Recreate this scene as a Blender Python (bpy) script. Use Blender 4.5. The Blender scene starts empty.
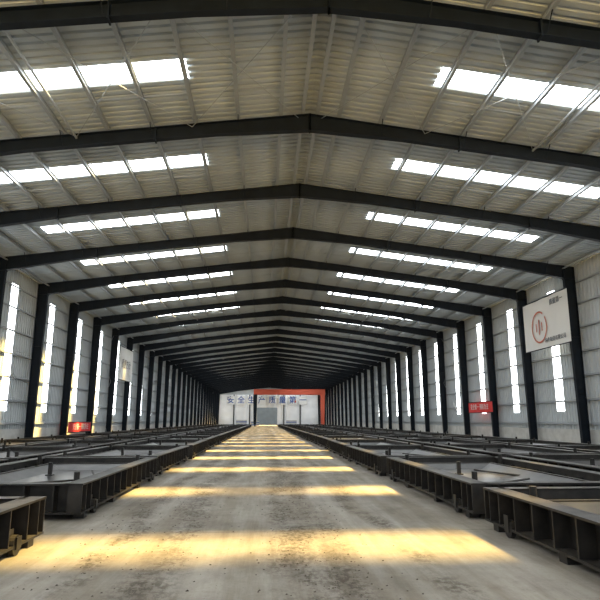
import bpy, math, random
from mathutils import Matrix, Vector
random.seed(4)
S = bpy.context.scene
COL = S.collection
S.view_settings.view_transform = 'Standard'

# ------------------------------------------------------------------ materials
def mat(name, col, rough=0.6, metal=0.0, noise=0.0, nscale=3.0, bump=0.0, bscale=20, dust=None, spec=0.5, col2=None):
    m = bpy.data.materials.new(name); m.use_nodes = True
    nt = m.node_tree; n = nt.nodes; l = nt.links
    b = n['Principled BSDF']
    b.inputs['Base Color'].default_value = (*col, 1)
    b.inputs['Roughness'].default_value = rough
    b.inputs['Metallic'].default_value = metal
    b.inputs['Specular IOR Level'].default_value = spec
    tc = n.new('ShaderNodeTexCoord')
    if noise > 0:
        t = n.new('ShaderNodeTexNoise'); t.inputs['Scale'].default_value = nscale
        t.inputs['Detail'].default_value = 6
        l.new(tc.outputs['Object'], t.inputs['Vector'])
        r = n.new('ShaderNodeValToRGB')
        r.color_ramp.elements[0].position = 0.3; r.color_ramp.elements[1].position = 0.7
        r.color_ramp.elements[0].color = (*[c*(1-noise) for c in col], 1)
        r.color_ramp.elements[1].color = (*(col2 or [min(1, c*(1+noise)) for c in col]), 1)
        l.new(t.outputs['Fac'], r.inputs['Fac']); l.new(r.outputs['Color'], b.inputs['Base Color'])
        if dust:      # settled dust on upward-facing surfaces
            ge = n.new('ShaderNodeNewGeometry'); sp = n.new('ShaderNodeSeparateXYZ')
            l.new(ge.outputs['Normal'], sp.inputs[0])
            t3 = n.new('ShaderNodeTexNoise'); t3.inputs['Scale'].default_value = 2.3; t3.inputs['Detail'].default_value = 7
            l.new(tc.outputs['Object'], t3.inputs['Vector'])
            r3 = n.new('ShaderNodeMapRange'); r3.inputs['From Min'].default_value = .38; r3.inputs['From Max'].default_value = .62
            r3.inputs['To Min'].default_value = .1; r3.inputs['To Max'].default_value = 1
            l.new(t3.outputs['Fac'], r3.inputs['Value'])
            up = n.new('ShaderNodeMath'); up.operation = 'MAXIMUM'; up.inputs[1].default_value = 0
            l.new(sp.outputs['Z'], up.inputs[0])
            mu = n.new('ShaderNodeMath'); mu.operation = 'MULTIPLY'
            l.new(up.outputs[0], mu.inputs[0]); l.new(r3.outputs[0], mu.inputs[1])
            x = n.new('ShaderNodeMix'); x.data_type = 'RGBA'
            l.new(mu.outputs[0], x.inputs['Factor']); l.new(r.outputs['Color'], x.inputs['A'])
            x.inputs['B'].default_value = (*dust, 1)
            l.new(x.outputs['Result'], b.inputs['Base Color'])
    if bump > 0:
        t2 = n.new('ShaderNodeTexNoise'); t2.inputs['Scale'].default_value = bscale
        l.new(tc.outputs['Object'], t2.inputs['Vector'])
        bp = n.new('ShaderNodeBump'); bp.inputs['Strength'].default_value = bump
        l.new(t2.outputs['Fac'], bp.inputs['Height']); l.new(bp.outputs['Normal'], b.inputs['Normal'])
    return m

M_frame = mat('navy_painted_steel', (0.005, 0.009, 0.015), 0.6, 0.0, 0.3, 2, spec=0.2)
M_purlin = mat('galvanised_purlin', (0.33, 0.36, 0.38), 0.5, 0.1)
M_roof = mat('roof_sheet_grey', (0.41, 0.46, 0.49), 0.55, 0.0, 0.12, 0.4)
M_wall = mat('wall_sheet_grey', (0.45, 0.49, 0.515), 0.55, 0.0, 0.10, 0.4)
M_block = mat('plinth_plaster', (0.48, 0.48, 0.46), 0.9, 0, 0.15, 2)
M_mold = mat('mold_dark_steel', (0.012, 0.012, 0.012), 0.5, 0.1, 0.4, 5, 0.1, 30, dust=(0.085, 0.078, 0.068), spec=.35, col2=(0.028, 0.025, 0.022))
M_deck = mat('mold_deck_plate', (0.013, 0.014, 0.016), 0.30, 0.3, 0.4, 1.5, dust=(0.055, 0.053, 0.050))
M_red = mat('crane_orange_red', (0.52, 0.085, 0.04), 0.5)
M_redb = mat('banner_red_cloth', (0.70, 0.03, 0.03), 0.7)
M_white = mat('banner_white', (0.72, 0.72, 0.70), 0.6)
M_blue = mat('sign_blue', (0.02, 0.07, 0.28), 0.6)
M_endw = mat('end_wall_white', (0.86, 0.88, 0.90), 0.6, 0, 0.06, 0.5)
M_door = mat('door_greyblue', (0.26, 0.31, 0.35), 0.5, 0, 0.1, 1)
M_dirt = mat('dirt_clods', (0.07, 0.055, 0.04), 0.95)
M_ground = mat('outside_ground', (0.40, 0.36, 0.30), 0.95, 0, 0.2, 0.2)
M_gold = mat('logo_orange', (0.50, 0.12, 0.06), 0.5)
M_dark = mat('sign_ink', (0.05, 0.06, 0.08), 0.6)

def glazing(name, strength, transp, lo):
    m = bpy.data.materials.new(name); m.use_nodes = True
    nt = m.node_tree; n = nt.nodes; l = nt.links; n.clear()
    out = n.new('ShaderNodeOutputMaterial')
    e = n.new('ShaderNodeEmission'); e.inputs['Color'].default_value = (0.94, 0.98, 1, 1)
    tc = n.new('ShaderNodeTexCoord')
    nz = n.new('ShaderNodeTexNoise'); nz.inputs['Scale'].default_value = 0.33; nz.inputs['Detail'].default_value = 3
    l.new(tc.outputs['Object'], nz.inputs['Vector'])
    e.inputs['Strength'].default_value = strength
    t = n.new('ShaderNodeBsdfTransparent')
    mr2 = n.new('ShaderNodeMapRange'); mr2.inputs['From Min'].default_value = 0.38; mr2.inputs['From Max'].default_value = 0.56
    mr2.inputs['To Min'].default_value = lo; mr2.inputs['To Max'].default_value = transp
    l.new(nz.outputs['Fac'], mr2.inputs['Value'])
    mx = n.new('ShaderNodeMixShader'); l.new(mr2.outputs['Result'], mx.inputs['Fac'])
    l.new(e.outputs[0], mx.inputs[1]); l.new(t.outputs[0], mx.inputs[2]); l.new(mx.outputs[0], out.inputs['Surface'])
    return m
M_sky = glazing('rooflight_frp', 17.0, 0.60, 0.10)
M_win = glazing('wall_light_frp', 8.0, 0.12, 0.05)

def floor_mat():
    m = bpy.data.materials.new('dusty_concrete'); m.use_nodes = True
    nt = m.node_tree; n = nt.nodes; l = nt.links; b = n['Principled BSDF']
    b.inputs['Specular IOR Level'].default_value = 0.2
    tc = n.new('ShaderNodeTexCoord')
    def noise(scale, detail, sx=1, sy=1, rough=0.6):
        mp = n.new('ShaderNodeMapping'); mp.inputs['Scale'].default_value = (sx, sy, 1)
        l.new(tc.outputs['Object'], mp.inputs['Vector'])
        t = n.new('ShaderNodeTexNoise'); t.inputs['Scale'].default_value = scale
        t.inputs['Detail'].default_value = detail; t.inputs['Roughness'].default_value = rough
        l.new(mp.outputs[0], t.inputs['Vector']); return t.outputs['Fac']
    def ramp(f, p0, p1, c0, c1):
        r = n.new('ShaderNodeValToRGB'); e = r.color_ramp.elements
        e[0].position = p0; e[1].position = p1; e[0].color = (*c0, 1); e[1].color = (*c1, 1)
        l.new(f, r.inputs['Fac']); return r.outputs['Color']
    def mix(kind, fac, a, c):
        x = n.new('ShaderNodeMix'); x.data_type = 'RGBA'; x.blend_type = kind
        if isinstance(fac, float): x.inputs['Factor'].default_value = fac
        else: l.new(fac, x.inputs['Factor'])
        l.new(a, x.inputs['A']); l.new(c, x.inputs['B']); return x.outputs['Result']
    base = ramp(noise(0.6, 9, 1, 1, .68), 0.35, 0.65, (0.28, 0.258, 0.225), (0.46, 0.43, 0.38))
    streak = ramp(noise(1.7, 8, 1, 0.07, .7), 0.40, 0.60, (0.64, 0.61, 0.56), (1, 1, 1))
    c = mix('MULTIPLY', 0.9, base, streak)
    sep = n.new('ShaderNodeSeparateXYZ'); l.new(tc.outputs['Object'], sep.inputs[0])
    def math_(op, a, bb=None, **k):
        x = n.new('ShaderNodeMath'); x.operation = op
        for i, v in enumerate((a, bb)):
            if v is None: continue
            if isinstance(v, (int, float)): x.inputs[i].default_value = v
            else: l.new(v, x.inputs[i])
        return x.outputs[0]
    wob = math_('MULTIPLY', math_('SUBTRACT', noise(0.12, 2), 0.5), 2.4)
    xx = math_('ADD', sep.outputs['X'], wob)
    band = None
    for cx, w in ((-1.25, 0.45), (0.45, 0.45), (0.95, .3), (1.9, .25), (-2.1, .25)):
        d = math_('ABSOLUTE', math_('SUBTRACT', xx, cx))
        g = math_('MAXIMUM', math_('SUBTRACT', 1.0, math_('DIVIDE', d, w)), 0.0)
        band = g if band is None else math_('MAXIMUM', band, g)
    dk = n.new('ShaderNodeRGB'); dk.outputs[0].default_value = (0.085, 0.068, 0.05, 1)
    pat = ramp(noise(0.9, 4), 0.42, 0.58, (0.2, 0.2, 0.2), (1, 1, 1))
    c = mix('MIX', math_('MULTIPLY', math_('MULTIPLY', band, 0.45), pat), c, dk.outputs[0])
    sp = ramp(noise(13, 9, 1, 0.6, 0.75), 0.46, 0.54, (0, 0, 0), (1, 1, 1))
    msk = math_('MULTIPLY', math_('MINIMUM', math_('MULTIPLY', band, 1.5), 1.0), sp)
    msk = math_('MULTIPLY', math_('MULTIPLY', msk, 0.85), pat)
    c = mix('MIX', msk, c, dk.outputs[0])
    gr = ramp(noise(26, 7, 1, 1, 0.75), 0.56, 0.66, (0, 0, 0), (1, 1, 1))
    c = mix('MIX', math_('MULTIPLY', gr, 0.35), c, dk.outputs[0])
    st = ramp(noise(1.2, 7, 1, 1, .65), 0.56, 0.66, (0, 0, 0), (1, 1, 1))
    st2 = math_('MULTIPLY', st, 0.40)
    dk2 = n.new('ShaderNodeRGB'); dk2.outputs[0].default_value = (0.14, 0.12, 0.10, 1)
    c = mix('MIX', st2, c, dk2.outputs[0])
    fy = math_('ABSOLUTE', math_('SUBTRACT', math_('MODULO', math_('ADD', sep.outputs['Y'], 600.0), 6.0), 3.0))
    jn = math_('MULTIPLY', math_('LESS_THAN', fy, 0.012), 0.5)
    c = mix('MIX', jn, c, dk.outputs[0])
    l.new(c, b.inputs['Base Color'])
    bp = n.new('ShaderNodeBump'); bp.inputs['Strength'].default_value = 0.35; bp.inputs['Distance'].default_value = 0.02
    l.new(noise(18, 8, 1, 1, .7), bp.inputs['Height']); l.new(bp.outputs[0], b.inputs['Normal'])
    rr = n.new('ShaderNodeMapRange'); rr.inputs['To Min'].default_value = 0.75; rr.inputs['To Max'].default_value = 0.98
    l.new(noise(0.7, 4), rr.inputs['Value']); l.new(rr.outputs[0], b.inputs['Roughness'])
    return m
M_floor = floor_mat()

# ------------------------------------------------------------------ mesh builder
class MB:
    def __init__(s): s.v = []; s.f = []; s.m = []
    def box(s, x0, x1, y0, y1, z0, z1, mi=0):
        b = len(s.v)
        s.v += [(x0,y0,z0),(x1,y0,z0),(x1,y1,z0),(x0,y1,z0),(x0,y0,z1),(x1,y0,z1),(x1,y1,z1),(x0,y1,z1)]
        for q in ((0,3,2,1),(4,5,6,7),(0,1,5,4),(1,2,6,5),(2,3,7,6),(3,0,4,7)):
            s.f.append([b+i for i in q]); s.m.append(mi)
    def prism(s, poly, y0, y1, mi=0):
        b = len(s.v); k = len(poly)
        s.v += [(x, y0, z) for x, z in poly] + [(x, y1, z) for x, z in poly]
        s.f.append([b+i for i in range(k)]); s.m.append(mi)
        s.f.append([b+k+i for i in reversed(range(k))]); s.m.append(mi)
        for i in range(k):
            j = (i+1) % k
            s.f.append([b+i, b+k+i, b+k+j, b+j]); s.m.append(mi)
    def quad(s, a, b_, c, d, mi=0):
        b = len(s.v); s.v += [a, b_, c, d]; s.f.append([b, b+1, b+2, b+3]); s.m.append(mi)
    def rod(s, p, q, r, n=6, mi=0):
        p = Vector(p); q = Vector(q); d = (q-p).normalized()
        u = d.orthogonal().normalized(); w = d.cross(u)
        b = len(s.v)
        for c in (p, q):
            for i in range(n):
                a = 2*math.pi*i/n
                s.v.append(tuple(c + (u*math.cos(a)+w*math.sin(a))*r))
        for i in range(n):
            j = (i+1) % n
            s.f.append([b+i, b+j, b+n+j, b+n+i]); s.m.append(mi)
        s.f.append([b+i for i in reversed(range(n))]); s.m.append(mi)
        s.f.append([b+n+i for i in range(n)]); s.m.append(mi)
    def mesh(s, name, mats):
        me = bpy.data.meshes.new(name); me.from_pydata(s.v, [], s.f)
        for m in mats: me.materials.append(m)
        me.polygons.foreach_set('material_index', s.m); me.update()
        return me
    def obj(s, name, mats, loc=(0,0,0), parent=None):
        o = bpy.data.objects.new(name, s.mesh(name, mats)); o.location = loc
        COL.objects.link(o)
        if parent: o.parent = parent
        return o
def link(name, me, loc, rotz=0):
    o = bpy.data.objects.new(name, me); o.location = loc; o.rotation_euler[2] = rotz
    COL.objects.link(o); return o

# ------------------------------------------------------------------ building dimensions
XR = 1.45; HALF = 15.75; ZT = 11.9; SL = 0.128
BAY = 6.0; FY = [0.25 + BAY*k for k in range(-2, 31)]
Y0 = FY[0]-0.3; Y1 = FY[-1]+0.3
XL = XR-HALF; XW = XR+HALF
def ztop(o): return ZT - SL*o
PUR = 0.17

f = MB(); f.box(XL-0.2, XW+0.2, Y0-0.5, Y1+0.5, -0.2, 0.0); f.obj('floor', [M_floor])
g = MB(); g.box(-150, 150, -120, 320, -0.5, -0.21); g.obj('ground', [M_ground])

def profile(y0, y1, pitch, d):
    pts = []; y = y0
    while y < y1-1e-6:
        for fr, h in ((0.0, 0), (0.58, 0), (0.66, d), (0.92, d)):
            yy = y + fr*pitch
            if yy < y1: pts.append((yy, h))
        y += pitch
    pts.append((y1, 0)); return pts
def in_bay(y, c, w):
    for k in range(len(FY)-1):
        if abs(y-(FY[k]+c)) < w: return True
    return False
prof = profile(Y0, Y1, 0.30, 0.065)
ZO = PUR + 0.01
roof = MB(); skyl = MB()
for sgn in (-1, 1):
    offs = [0, 3.8 if sgn < 0 else 3.6, 12.1, HALF+0.25]
    for (ya, ha), (yb, hb) in zip(prof[:-1], prof[1:]):
        sk = in_bay((ya+yb)/2, 3.0, 0.5)
        for i in range(3):
            oa, ob = offs[i], offs[i+1]
            t = skyl if (sk and i == 1) else roof
            hs = (0, 0) if t is skyl else (ha, hb)      # flat translucent sheet
            P = lambda o, y, h: (XR+sgn*o, y, ztop(o)+ZO+h)
            t.quad(P(oa, ya, hs[0]), P(ob, ya, hs[0]), P(ob, yb, hs[1]), P(oa, yb, hs[1]))
roof.obj('ceiling', [M_roof]); skyl.obj('window_rooflights', [M_sky])

prof = profile(Y0, Y1, 0.30, 0.045)
ZP = 1.1
for sgn, nm in ((-1, 'left'), (1, 'right')):
    w = MB(); win = MB(); X = XR+sgn*HALF; zt = ztop(HALF)+ZO
    for (ya, ha), (yb, hb) in zip(prof[:-1], prof[1:]):
        sk = in_bay((ya+yb)/2, 3.0, 0.45)
        zs = [ZP, 2.1, 9.2, zt]
        for i in range(3):
            t = win if (sk and i == 1) else w
            t.quad((X+sgn*ha, ya, zs[i]), (X+sgn*hb, yb, zs[i]), (X+sgn*hb, yb, zs[i+1]), (X+sgn*ha, ya, zs[i+1]))
    a, b = sorted((X-sgn*0.02, X+sgn*0.22)); w.box(a, b, Y0, Y1, 0, ZP, 1)
    w.obj('wall_'+nm, [M_wall, M_block])
    win.obj('window_wall_strips_'+nm, [M_win])
    gt = MB()
    for z in (1.35, 2.6, 3.9, 5.2, 6.5, 7.8, 9.0):
        a, b = sorted((X-sgn*0.02, X-sgn*0.14))
        gt.box(a, b, Y0, Y1, z, z+0.012)
        a, b = sorted((X-sgn*0.02, X-sgn*0.03)); gt.box(a, b, Y0, Y1, z, z+0.12)
        a, b = sorted((X-sgn*0.13, X-sgn*0.14)); gt.box(a, b, Y0, Y1, z, z+0.07)
    gt.obj('wall_girts', [M_purlin])

pu = MB()
offs = [0.25] + [1.0 + 1.44*i for i in range(11)]
for sgn in (-1, 1):
    for o in offs:
        x = XR+sgn*o; z = ztop(o)
        pu.box(x-0.005, x+0.005, Y0, Y1, z, z+PUR)
        pu.box(x-0.055, x+0.055, Y0, Y1, z, z+0.008)
        pu.box(x-0.055, x+0.055, Y0, Y1, z+PUR-0.008, z+PUR)
    for k in range(len(FY)-1):
        for fr in (0.31, 0.69):
            y = FY[k]+BAY*fr
            pu.rod((XR+sgn*0.25, y, ztop(0.25)+0.06), (XR+sgn*offs[-1], y, ztop(offs[-1])+0.06), 0.011, 4)
pu.obj('roof_purlins', [M_purlin])

br = MB()
for k in range(len(FY)-1):
    ya, yb = FY[k], FY[k+1]
    for sgn in (-1, 1):
        br.rod((XR+sgn*15.0, ya, ztop(15)-0.15), (XR+sgn*15.0, yb, ztop(15)-0.15), 0.045, 8)
        if k % 6 == 4:
            br.rod((XR+sgn*7.8, ya, ztop(7.8)-0.1), (XR+sgn*7.8, yb, ztop(7.8)-0.1), 0.04, 8)
            for a, b in ((0.4, 4.0), (4.0, 7.8), (7.8, 11.5), (11.5, 15.0)):
                br.rod((XR+sgn*a, ya, ztop(a)-0.06), (XR+sgn*b, yb, ztop(b)-0.06), 0.014, 5)
                br.rod((XR+sgn*b, ya, ztop(b)-0.06), (XR+sgn*a, yb, ztop(a)-0.06), 0.014, 5)
            x = XR+sgn*(HALF-0.3)
            br.rod((x, ya, 0.4), (x, yb, 5), 0.014, 5); br.rod((x, yb, 0.4), (x, ya, 5), 0.014, 5)
            br.rod((x, ya, 5), (x, yb, 9.2), 0.014, 5); br.rod((x, yb, 5), (x, ya, 9.2), 0.014, 5)
br.obj('roof_bracing', [M_purlin])

# ------------------------------------------------------------------ portal frame
pf = MB(); FW = 0.12; T = 0.02
def depth(o):
    pts = [(0, 0.60), (3.2, 0.44), (9.5, 0.42), (15.0, 0.72), (16, 0.72)]
    for (a, da), (b, db) in zip(pts[:-1], pts[1:]):
        if a <= o <= b: return da+(db-da)*(o-a)/(b-a)
for sgn in (-1, 1):
    O = HALF-0.16
    ins = 0.60
    ks = [0, 3.2, 9.5, O-ins]
    for a, b in zip(ks[:-1], ks[1:]):
        xa, xb = XR+sgn*a, XR+sgn*b
        ta, tb = ztop(a), ztop(b); ba, bb = ta-depth(a), tb-depth(b)
        pf.prism([(xa, ta), (xb, tb), (xb, bb), (xa, ba)], -0.008, 0.008)
        pf.prism([(xa, ta), (xb, tb), (xb, tb-T), (xa, ta-T)], -FW, FW)
        pf.prism([(xa, ba+T), (xb, bb+T), (xb, bb), (xa, ba)], -FW, FW)
    ke = O-ins; zk = ztop(ke)-depth(ke); ztO = ztop(O)
    pf.prism([(XR+sgn*ke, ztop(ke)), (XR+sgn*O, ztO), (XR+sgn*O, zk), (XR+sgn*ke, zk)], -0.008, 0.008)
    pf.prism([(XR+sgn*ke, ztop(ke)), (XR+sgn*O, ztO), (XR+sgn*O, ztO-T), (XR+sgn*ke, ztop(ke)-T)], -FW, FW)
    pf.prism([(XR+sgn*(ke-0.02), zk+0.02), (XR+sgn*O, zk+0.02), (XR+sgn*O, zk-0.02), (XR+sgn*(ke-0.02), zk-0.02)], -FW, FW)
    ob = O-0.42
    pf.prism([(XR+sgn*ke, zk), (XR+sgn*O, zk), (XR+sgn*O, 0), (XR+sgn*ob, 0)], -0.008, 0.008)
    pf.prism([(XR+sgn*O, ztO), (XR+sgn*(O-T), ztO), (XR+sgn*(O-T), 0), (XR+sgn*O, 0)], -FW, FW)
    pf.prism([(XR+sgn*ke, zk), (XR+sgn*(ke+T), zk), (XR+sgn*(ob+T), 0), (XR+sgn*ob, 0)], -FW, FW)
    a, b = sorted((XR+sgn*(ob-0.08), XR+sgn*(O+0.0))); pf.box(a, b, -0.2, 0.2, 0, 0.03)
    for z in (3.0, 6.0):
        a, b = sorted((XR+sgn*(ob-0.2*z/9), XR+sgn*O)); pf.box(a+0.03, b-0.03, -FW*0.9, FW*0.9, z, z+0.012)
    for o in (0.0, 5.2, 10.4, ke):
        x = XR+sgn*o; z1 = ztop(o)+0.0; z0 = ztop(o)-depth(o)-(0.06 if o else 0.02)
        pf.box(x-0.022, x+0.022, -FW-0.01, FW+0.01, z0, z1)
    for o in offs[2::2]:
        if o > ke: continue
        for ys in (-1, 1):
            pf.rod((XR+sgn*o, ys*0.10, ztop(o)-depth(o)+0.03), (XR+sgn*o, ys*0.50, ztop(o)+0.05), 0.016, 4)
me = pf.mesh('steel_portal_frame', [M_frame])
for y in FY: link('steel_portal_frame', me, (0, y, 0))

# ------------------------------------------------------------------ mold base
W, L, H, ZB = 3.3, 7.0, 0.58, 0.10
def mold():
    b = MB(); fl = 0.24; t = 0.02; zd = 0.26
    hx, hy = W/2, L/2
    for s in (-1, 1):
        def bx(x0, x1, *r):
            a, c = sorted((s*x0, s*x1)); b.box(a, c, *r)
        bx(hx-fl, hx-fl+t, -hy, hy, ZB, H)
        bx(hx-fl, hx, -hy, hy, H-t*1.4, H)
        bx(hx-fl, hx, -hy, hy, ZB, ZB+t*1.4)
        bx(hx-fl-0.05, hx-fl, -hy, hy, H-t, H)
        n = 13
        for i in range(n+1):
            y = -hy+0.012+(L-0.024)*i/n
            bx(hx-fl+t, hx-0.01, y-0.012, y+0.012, ZB+t, H-t)
        def by(y0, y1, x0, x1, z0, z1):
            a, c = sorted((s*y0, s*y1)); b.box(x0, x1, a, c, z0, z1)
        by(hy-fl, hy-fl+t, -hx, hx, ZB, H)
        by(hy-fl, hy, -hx+fl, hx-fl, H-t*1.4, H)
        by(hy-fl, hy, -hx+fl, hx-fl, ZB, ZB+t*1.4)
        for i in range(1, 7):
            x = -hx+W*i/7
            by(hy-fl+t, hy-0.01, x-0.012, x+0.012, ZB+t, H-t)
        ix, iy = hx-0.60, hy-0.70
        bx(ix, ix+0.07, -iy, iy, zd, 0.47)
        by(iy, iy+0.07, -ix-0.07, ix+0.07, zd, 0.47)
    b.box(-hx+fl, hx-fl, -hy+fl, hy-fl, zd-0.015, zd, 1)
    ix, iy = hx-0.60, hy-0.70; e = 0.35
    zr, zc = 0.45, 0.32
    P = [(-ix,-iy,zr),(ix,-iy,zr),(ix,iy,zr),(-ix,iy,zr)]; Q = [(-ix+e,-iy+e,zc),(ix-e,-iy+e,zc),(ix-e,iy-e,zc),(-ix+e,iy-e,zc)]
    for i in range(4):
        j = (i+1) % 4; b.quad(P[i], P[j], Q[j], Q[i], 1)
    b.quad(*Q, 1)
    for i in range(1, 8):
        y = -hy+L*i/8; b.box(-hx+fl+t, hx-fl-t, y-0.05, y+0.05, ZB, zd-0.02)
    for x in (-0.7, 0.7): b.box(x-0.04, x+0.04, -hy+fl+t, hy-fl-t, ZB+.01, zd-0.02)
    for i in range(9):
        y = -hy+0.8+(L-1.6)*i/8
        for s in (-1, 1):
            a, c = sorted((s*(hx-fl), s*(hx-0.53))); b.box(a, c, y-0.01, y+0.01, zd, 0.46)
    for x, y in ((-hx+0.38, hy-0.9), (hx-0.38, hy-0.9), (-hx+0.38, -hy+0.9), (hx-0.38, -hy+0.9)):
        b.rod((x, y, zd), (x, y, 0.69), 0.05, 12); b.rod((x, y, zd), (x, y, zd+.03), 0.09, 12)
    b.box(-0.45, -0.37, 0.9, 0.98, zc, 0.62); b.box(-0.49, -0.33, 0.86, 1.02, zc, zc+.025)
    # diagonal tie bars and turnbuckles lying in the tray
    b.rod((-0.6, -1.6, zc+.03), (0.7, -0.4, zc+.03), 0.022, 8); b.rod((0.3, 1.9, zc+.03), (0.8, 0.3, zc+.03), 0.022, 8)
    for s in (-1, 1):
        for y in (-hy+0.35, -1.2, 1.2, hy-0.35):
            b.box(s*(hx-0.12)-0.09, s*(hx-0.12)+0.09, y-0.09, y+0.09, 0, ZB)
        for y in (-hy+0.85, hy-0.85):
            x = s*(hx-0.04)
            b.rod((x-0.035, y, 0.12), (x+0.035, y, 0.12), 0.12, 18)
            b.rod((x-0.05, y, 0.12), (x+0.05, y, 0.12), 0.05, 12)
            b.box(x-0.06, x-0.045, y-0.07, y+0.07, 0.08, 0.30); b.box(x+0.045, x+0.06, y-0.07, y+0.07, 0.08, 0.22)
    return b.mesh('steel_mold_base', [M_mold, M_deck])
mm = mold()
rnd = random.Random(3)
def row(x, ys):
    for y in ys:
        link('steel_mold_base', mm, (x+rnd.uniform(-.06, .06), y, 0), rnd.uniform(-.008, .008))
ysR = [5.7-7.5, 5.7] + [13.25+7.45*i for i in range(18)]
ysL = [5.0-7.4, 5.0] + [13.6+7.45*i for i in range(18)]
row(3.42+W/2, ysR)
row(3.42+W*1.5+0.55, [y+0.9 for y in ysR])
row(3.42+W*2.5+1.1, [y-0.6 for y in ysR])
row(-2.98-W/2, ysL)
row(-2.98-W*1.5-0.5, [y-0.7 for y in ysL])
row(-2.98-W*2.5-1.0, [y+0.5 for y in ysL])

# ------------------------------------------------------------------ far gable wall
e = MB(); yE = Y1; n = 90
for i in range(n):
    xa = XL+(2*HALF)*i/n; xb = XL+(2*HALF)*(i+1)/n; xm = (xa+xb)/2
    top = lambda x: ztop(abs(x-XR))+ZO
    d = 0.05 if i % 2 else 0.0
    z0 = 5.2 if -2.2 < xm < 4.0 else 0.0
    e.box(xa, xb, yE-0.03-d, yE, z0, 9.2, 0)
    zz = min(top(xa), top(xb))
    e.box(xa, xb, yE-0.03-d, yE, 9.2, zz, 1)
e.obj('wall_far', [M_endw, M_wall])
d = MB()
for i, x in enumerate((-2.2, 0.9)):
    d.box(x, x+3.1, yE-0.16, yE-0.10, 0.05, 5.3)
    for z in (0.05, 1.8, 3.5, 5.1): d.box(x, x+3.1, yE-0.20, yE-0.16, z, z+0.12)
    for xx in (x, x+1.5, x+2.98): d.box(xx, xx+0.12, yE-0.20, yE-0.16, 0.05, 5.3)
d.obj('door_1', [M_door])
wp = MB()
for x in (-9.2, -4.4, 6.0, 11.0):
    wp.box(x-0.14, x+0.14, yE-0.5, yE-0.48, 0, 9.2); wp.box(x-0.01, x+0.01, yE-0.5, yE-0.12, 0, 9.2); wp.box(x-0.14, x+0.14, yE-0.14, yE-0.12, 0, 9.2)
wp.obj('gable_wind_posts', [M_frame])
sign = bpy.data.objects.new('slogan_signboard', None); COL.objects.link(sign)
def text(name, body, size, loc, rot, m, parent, ext=0.01, off=0.0):
    c = bpy.data.curves.new(name, 'FONT'); c.body = body; c.size = size; c.extrude = ext; c.offset = off
    c.align_x = 'CENTER'; c.align_y = 'CENTER'; c.materials.append(m)
    o = bpy.data.objects.new(name, c); o.location = loc; o.rotation_euler = rot
    COL.objects.link(o); o.parent = parent; return o
for i, ch in enumerate('安全生产质量第一'):
    x = -10.2 + i*3.15
    p = MB(); p.box(x-1.25, x+1.25, yE-0.62, yE-0.56, 6.2, 8.7, 0)
    p.obj('plate_%d' % (i+1), [M_white], parent=sign)
    text('character_%d' % (i+1), ch, 2.3, (x, yE-0.64, 7.45), (math.pi/2, 0, 0), M_blue, sign, off=0.03)

h = MB()
for i in range(60):
    xa = XL+(2*HALF)*i/60; xb = XL+(2*HALF)*(i+1)/60
    zz = min(ztop(abs(xa-XR)), ztop(abs(xb-XR)))+ZO
    h.box(xa, xb, Y0, Y0+0.04+(0.04 if i % 2 else 0), 8.0, zz)
    if xb < -10.5 or xa > 13.5: h.box(xa, xb, Y0, Y0+0.04+(0.04 if i % 2 else 0), 0, 8.0)
h.obj('wall_near', [M_wall])

# ------------------------------------------------------------------ gantry crane
c = MB(); yc = 151.2
xa, xb = -2.7, 15.6
for dy in (-0.7, 0.7):
    c.box(xa, xb, yc+dy-0.25, yc+dy+0.25, 8.0, 9.3)
    c.box(xa, xb, yc+dy-0.33, yc+dy+0.33, 9.27, 9.33); c.box(xa, xb, yc+dy-0.33, yc+dy+0.33, 7.97, 8.03)
for x, mi in ((xa+0.4, 1), (xb-0.6, 0)):
    for s in (-1, 1):
        c.prism([(x-0.5, 8.0), (x+0.5, 8.0), (x+0.35, 0.7), (x-0.35, 0.7)], yc+s*1.0-0.2, yc+s*1.0+0.2, mi)
        c.rod((x-0.15, yc+s*1.3, 0.3), (x+0.15, yc+s*1.3, 0.3), 0.3, 16, 1)
    c.box(x-0.25, x+0.25, yc-1.9, yc+1.9, 0.45, 0.85, mi)
c.box(7.0, 9.0, yc-1.2, yc+1.2, 9.33, 9.6, 1); c.rod((8, yc-0.6, 9.6), (8, yc+.6, 9.6), 0.25, 12, 1)
c.rod((8, yc, 9.3), (8, yc, 6.5), 0.03, 6, 1); c.box(7.8, 8.2, yc-0.15, yc+0.15, 6.0, 6.5, 0)
c.obj('gantry_crane', [M_red, M_frame])

# ------------------------------------------------------------------ banners
def banner(name, x, y0, y1, z0, z1, m):
    b = MB(); N = 16
    for i in range(N):
        a0 = y0+(y1-y0)*i/N; a1 = y0+(y1-y0)*(i+1)/N
        w0 = 0.02*math.sin(i*1.3); w1 = 0.02*math.sin((i+1)*1.3)
        b.quad((x+w0, a0, z0), (x+w1, a1, z0), (x+w1, a1, z1), (x+w0, a0, z1))
    for z in (z0, z1): b.rod((x, y0-.02, z), (x, y1+.02, z), 0.03, 6, 1)
    return b.obj(name, [m, M_frame])
xi = XW-0.16-0.70
B = banner('company_banner', xi-0.02, 29.8, 35.3, 5.7, 8.65, M_white)
lg = MB()
cy, cz, R = 33.2, 7.0, 0.95
for i in range(40):
    a0, a1 = 2*math.pi*i/40, 2*math.pi*(i+1)/40
    if 14 <= i <= 15: continue
    q = lambda a, r: (xi-0.07, cy+r*math.cos(a), cz+r*math.sin(a))
    lg.quad(q(a0, R*0.90), q(a1, R*0.90), q(a1, R), q(a0, R))
for k in range(3):
    yy = cy-0.35+0.35*k; hh = (.25, .45, .25)[k]
    lg.quad((xi-.07, yy-.05, cz-hh), (xi-.07, yy+.05, cz-hh), (xi-.07, yy+.05, cz+hh), (xi-.07, yy-.05, cz+hh))
lo = lg.obj('logo', [M_gold], parent=B)
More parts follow.
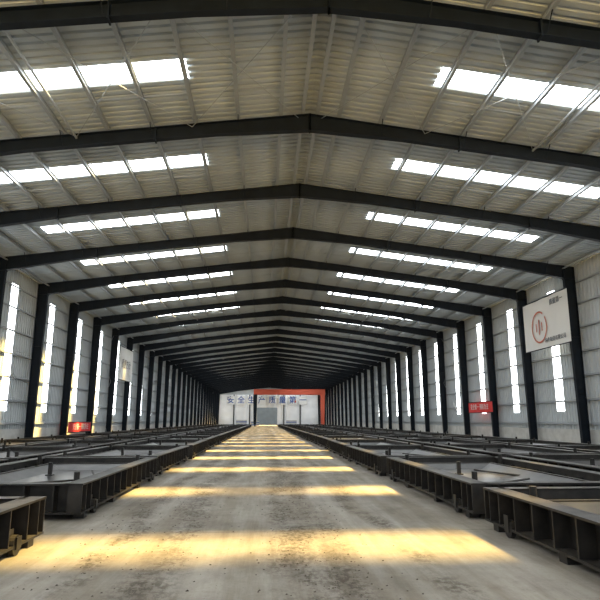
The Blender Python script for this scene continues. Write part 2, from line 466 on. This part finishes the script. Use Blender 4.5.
text('lettering', '构件制造有限公司', 0.30, (xi-0.07, 31.4, 6.1), (math.pi/2, 0, -math.pi/2), M_dark, B, 0.004)
text('lettering_small', '质量第一', 0.38, (xi-0.07, 31.0, 8.2), (math.pi/2, 0, -math.pi/2), M_dark, B, 0.004)
xi2 = XL+0.16+0.70
B2 = banner('company_banner', xi2+0.02, 54.5, 60.0, 5.3, 8.4, M_white)
text('lettering', '质量方针', 0.9, (xi2+0.08, 57.2, 6.8), (math.pi/2, 0, math.pi/2), M_dark, B2, 0.004)
R1 = banner('red_slogan_banner', xi+0.1, 41.6, 46.6, 2.15, 2.95, M_redb)
text('lettering', '安全第一 预防为主', 0.45, (xi+0.04, 44.1, 2.55), (math.pi/2, 0, -math.pi/2), M_white, R1, 0.004)
R2 = banner('red_slogan_banner', xi2-0.1, 42.0, 47.3, 0.75, 1.45, M_redb)
text('lettering', '安全第一 预防为主', 0.45, (xi2-0.04, 44.7, 1.1), (math.pi/2, 0, math.pi/2), M_white, R2, 0.004)

st = MB()
for i, (x, w, hh) in enumerate(((-8, 3, 1.6), (-3.8, 2.4, 1.2), (6.5, 3, 1.5))):
    for k in range(4):
        st.box(x, x+w, 172, 174, 0.1+k*hh/4, 0.1+(k+0.8)*hh/4, k % 2)
    for xx in (x, x+w/2, x+w-0.1): st.box(xx, xx+0.1, 172, 174, 0, 0.1, 1)
st.obj('material_stacks', [M_blue, M_block])

dc = MB()
for i in range(900):
    y = 4+abs(random.gauss(0, 1))*8; x = random.choice((-1.25, 0.5, 0.9, -2.2))+random.gauss(0, 0.4)
    if x < -2.7 or x > 3.2: continue
    r = random.uniform(0.005, 0.016)
    k = len(dc.v); n = 5; a0 = random.random()*6
    dc.v += [(x+r*random.uniform(.7, 1.3)*math.cos(a0+6.283*j/n), y+r*random.uniform(.7, 1.3)*math.sin(a0+6.283*j/n), 0.0) for j in range(n)]
    dc.v.append((x+r*.2, y, r*random.uniform(.5, .9)))
    for j in range(n): dc.f.append([k+j, k+(j+1) % n, k+n]); dc.m.append(0)
dc.obj('dirt_clods', [M_dirt])

# ------------------------------------------------------------------ light
w = bpy.data.worlds.new('World'); S.world = w; w.use_nodes = True
bg = w.node_tree.nodes['Background']; bg.inputs['Color'].default_value = (0.88, 0.94, 1, 1); bg.inputs['Strength'].default_value = 3.0
sl = bpy.data.lights.new('sun', 'SUN'); sl.energy = 84; sl.color = (1.0, 0.68, 0.20); sl.angle = math.radians(6.5)
so = bpy.data.objects.new('sun', sl); COL.objects.link(so)
so.rotation_euler = Vector((-8.4, -1.3, -11.5)).to_track_quat('-Z', 'Y').to_euler(); so.location = (20, 10, 40)

# ------------------------------------------------------------------ camera
F_PX = 580
th = math.atan(120/F_PX); ps = math.atan(36*math.cos(th)/F_PX)
Fv = Vector((math.sin(ps)*math.cos(th), math.cos(ps)*math.cos(th), math.sin(th)))
Rv = Vector((math.cos(ps), -math.sin(ps), 0)); Uv = Rv.cross(Fv)
cam = bpy.data.cameras.new('camera'); cam.lens = 36*F_PX/600; cam.sensor_width = 36; cam.clip_end = 600
co = bpy.data.objects.new('camera', cam); COL.objects.link(co)
mx = Matrix((Rv, Uv, -Fv)).transposed().to_4x4(); mx.translation = (0, 0, 1.6)
co.matrix_world = mx
S.camera = co
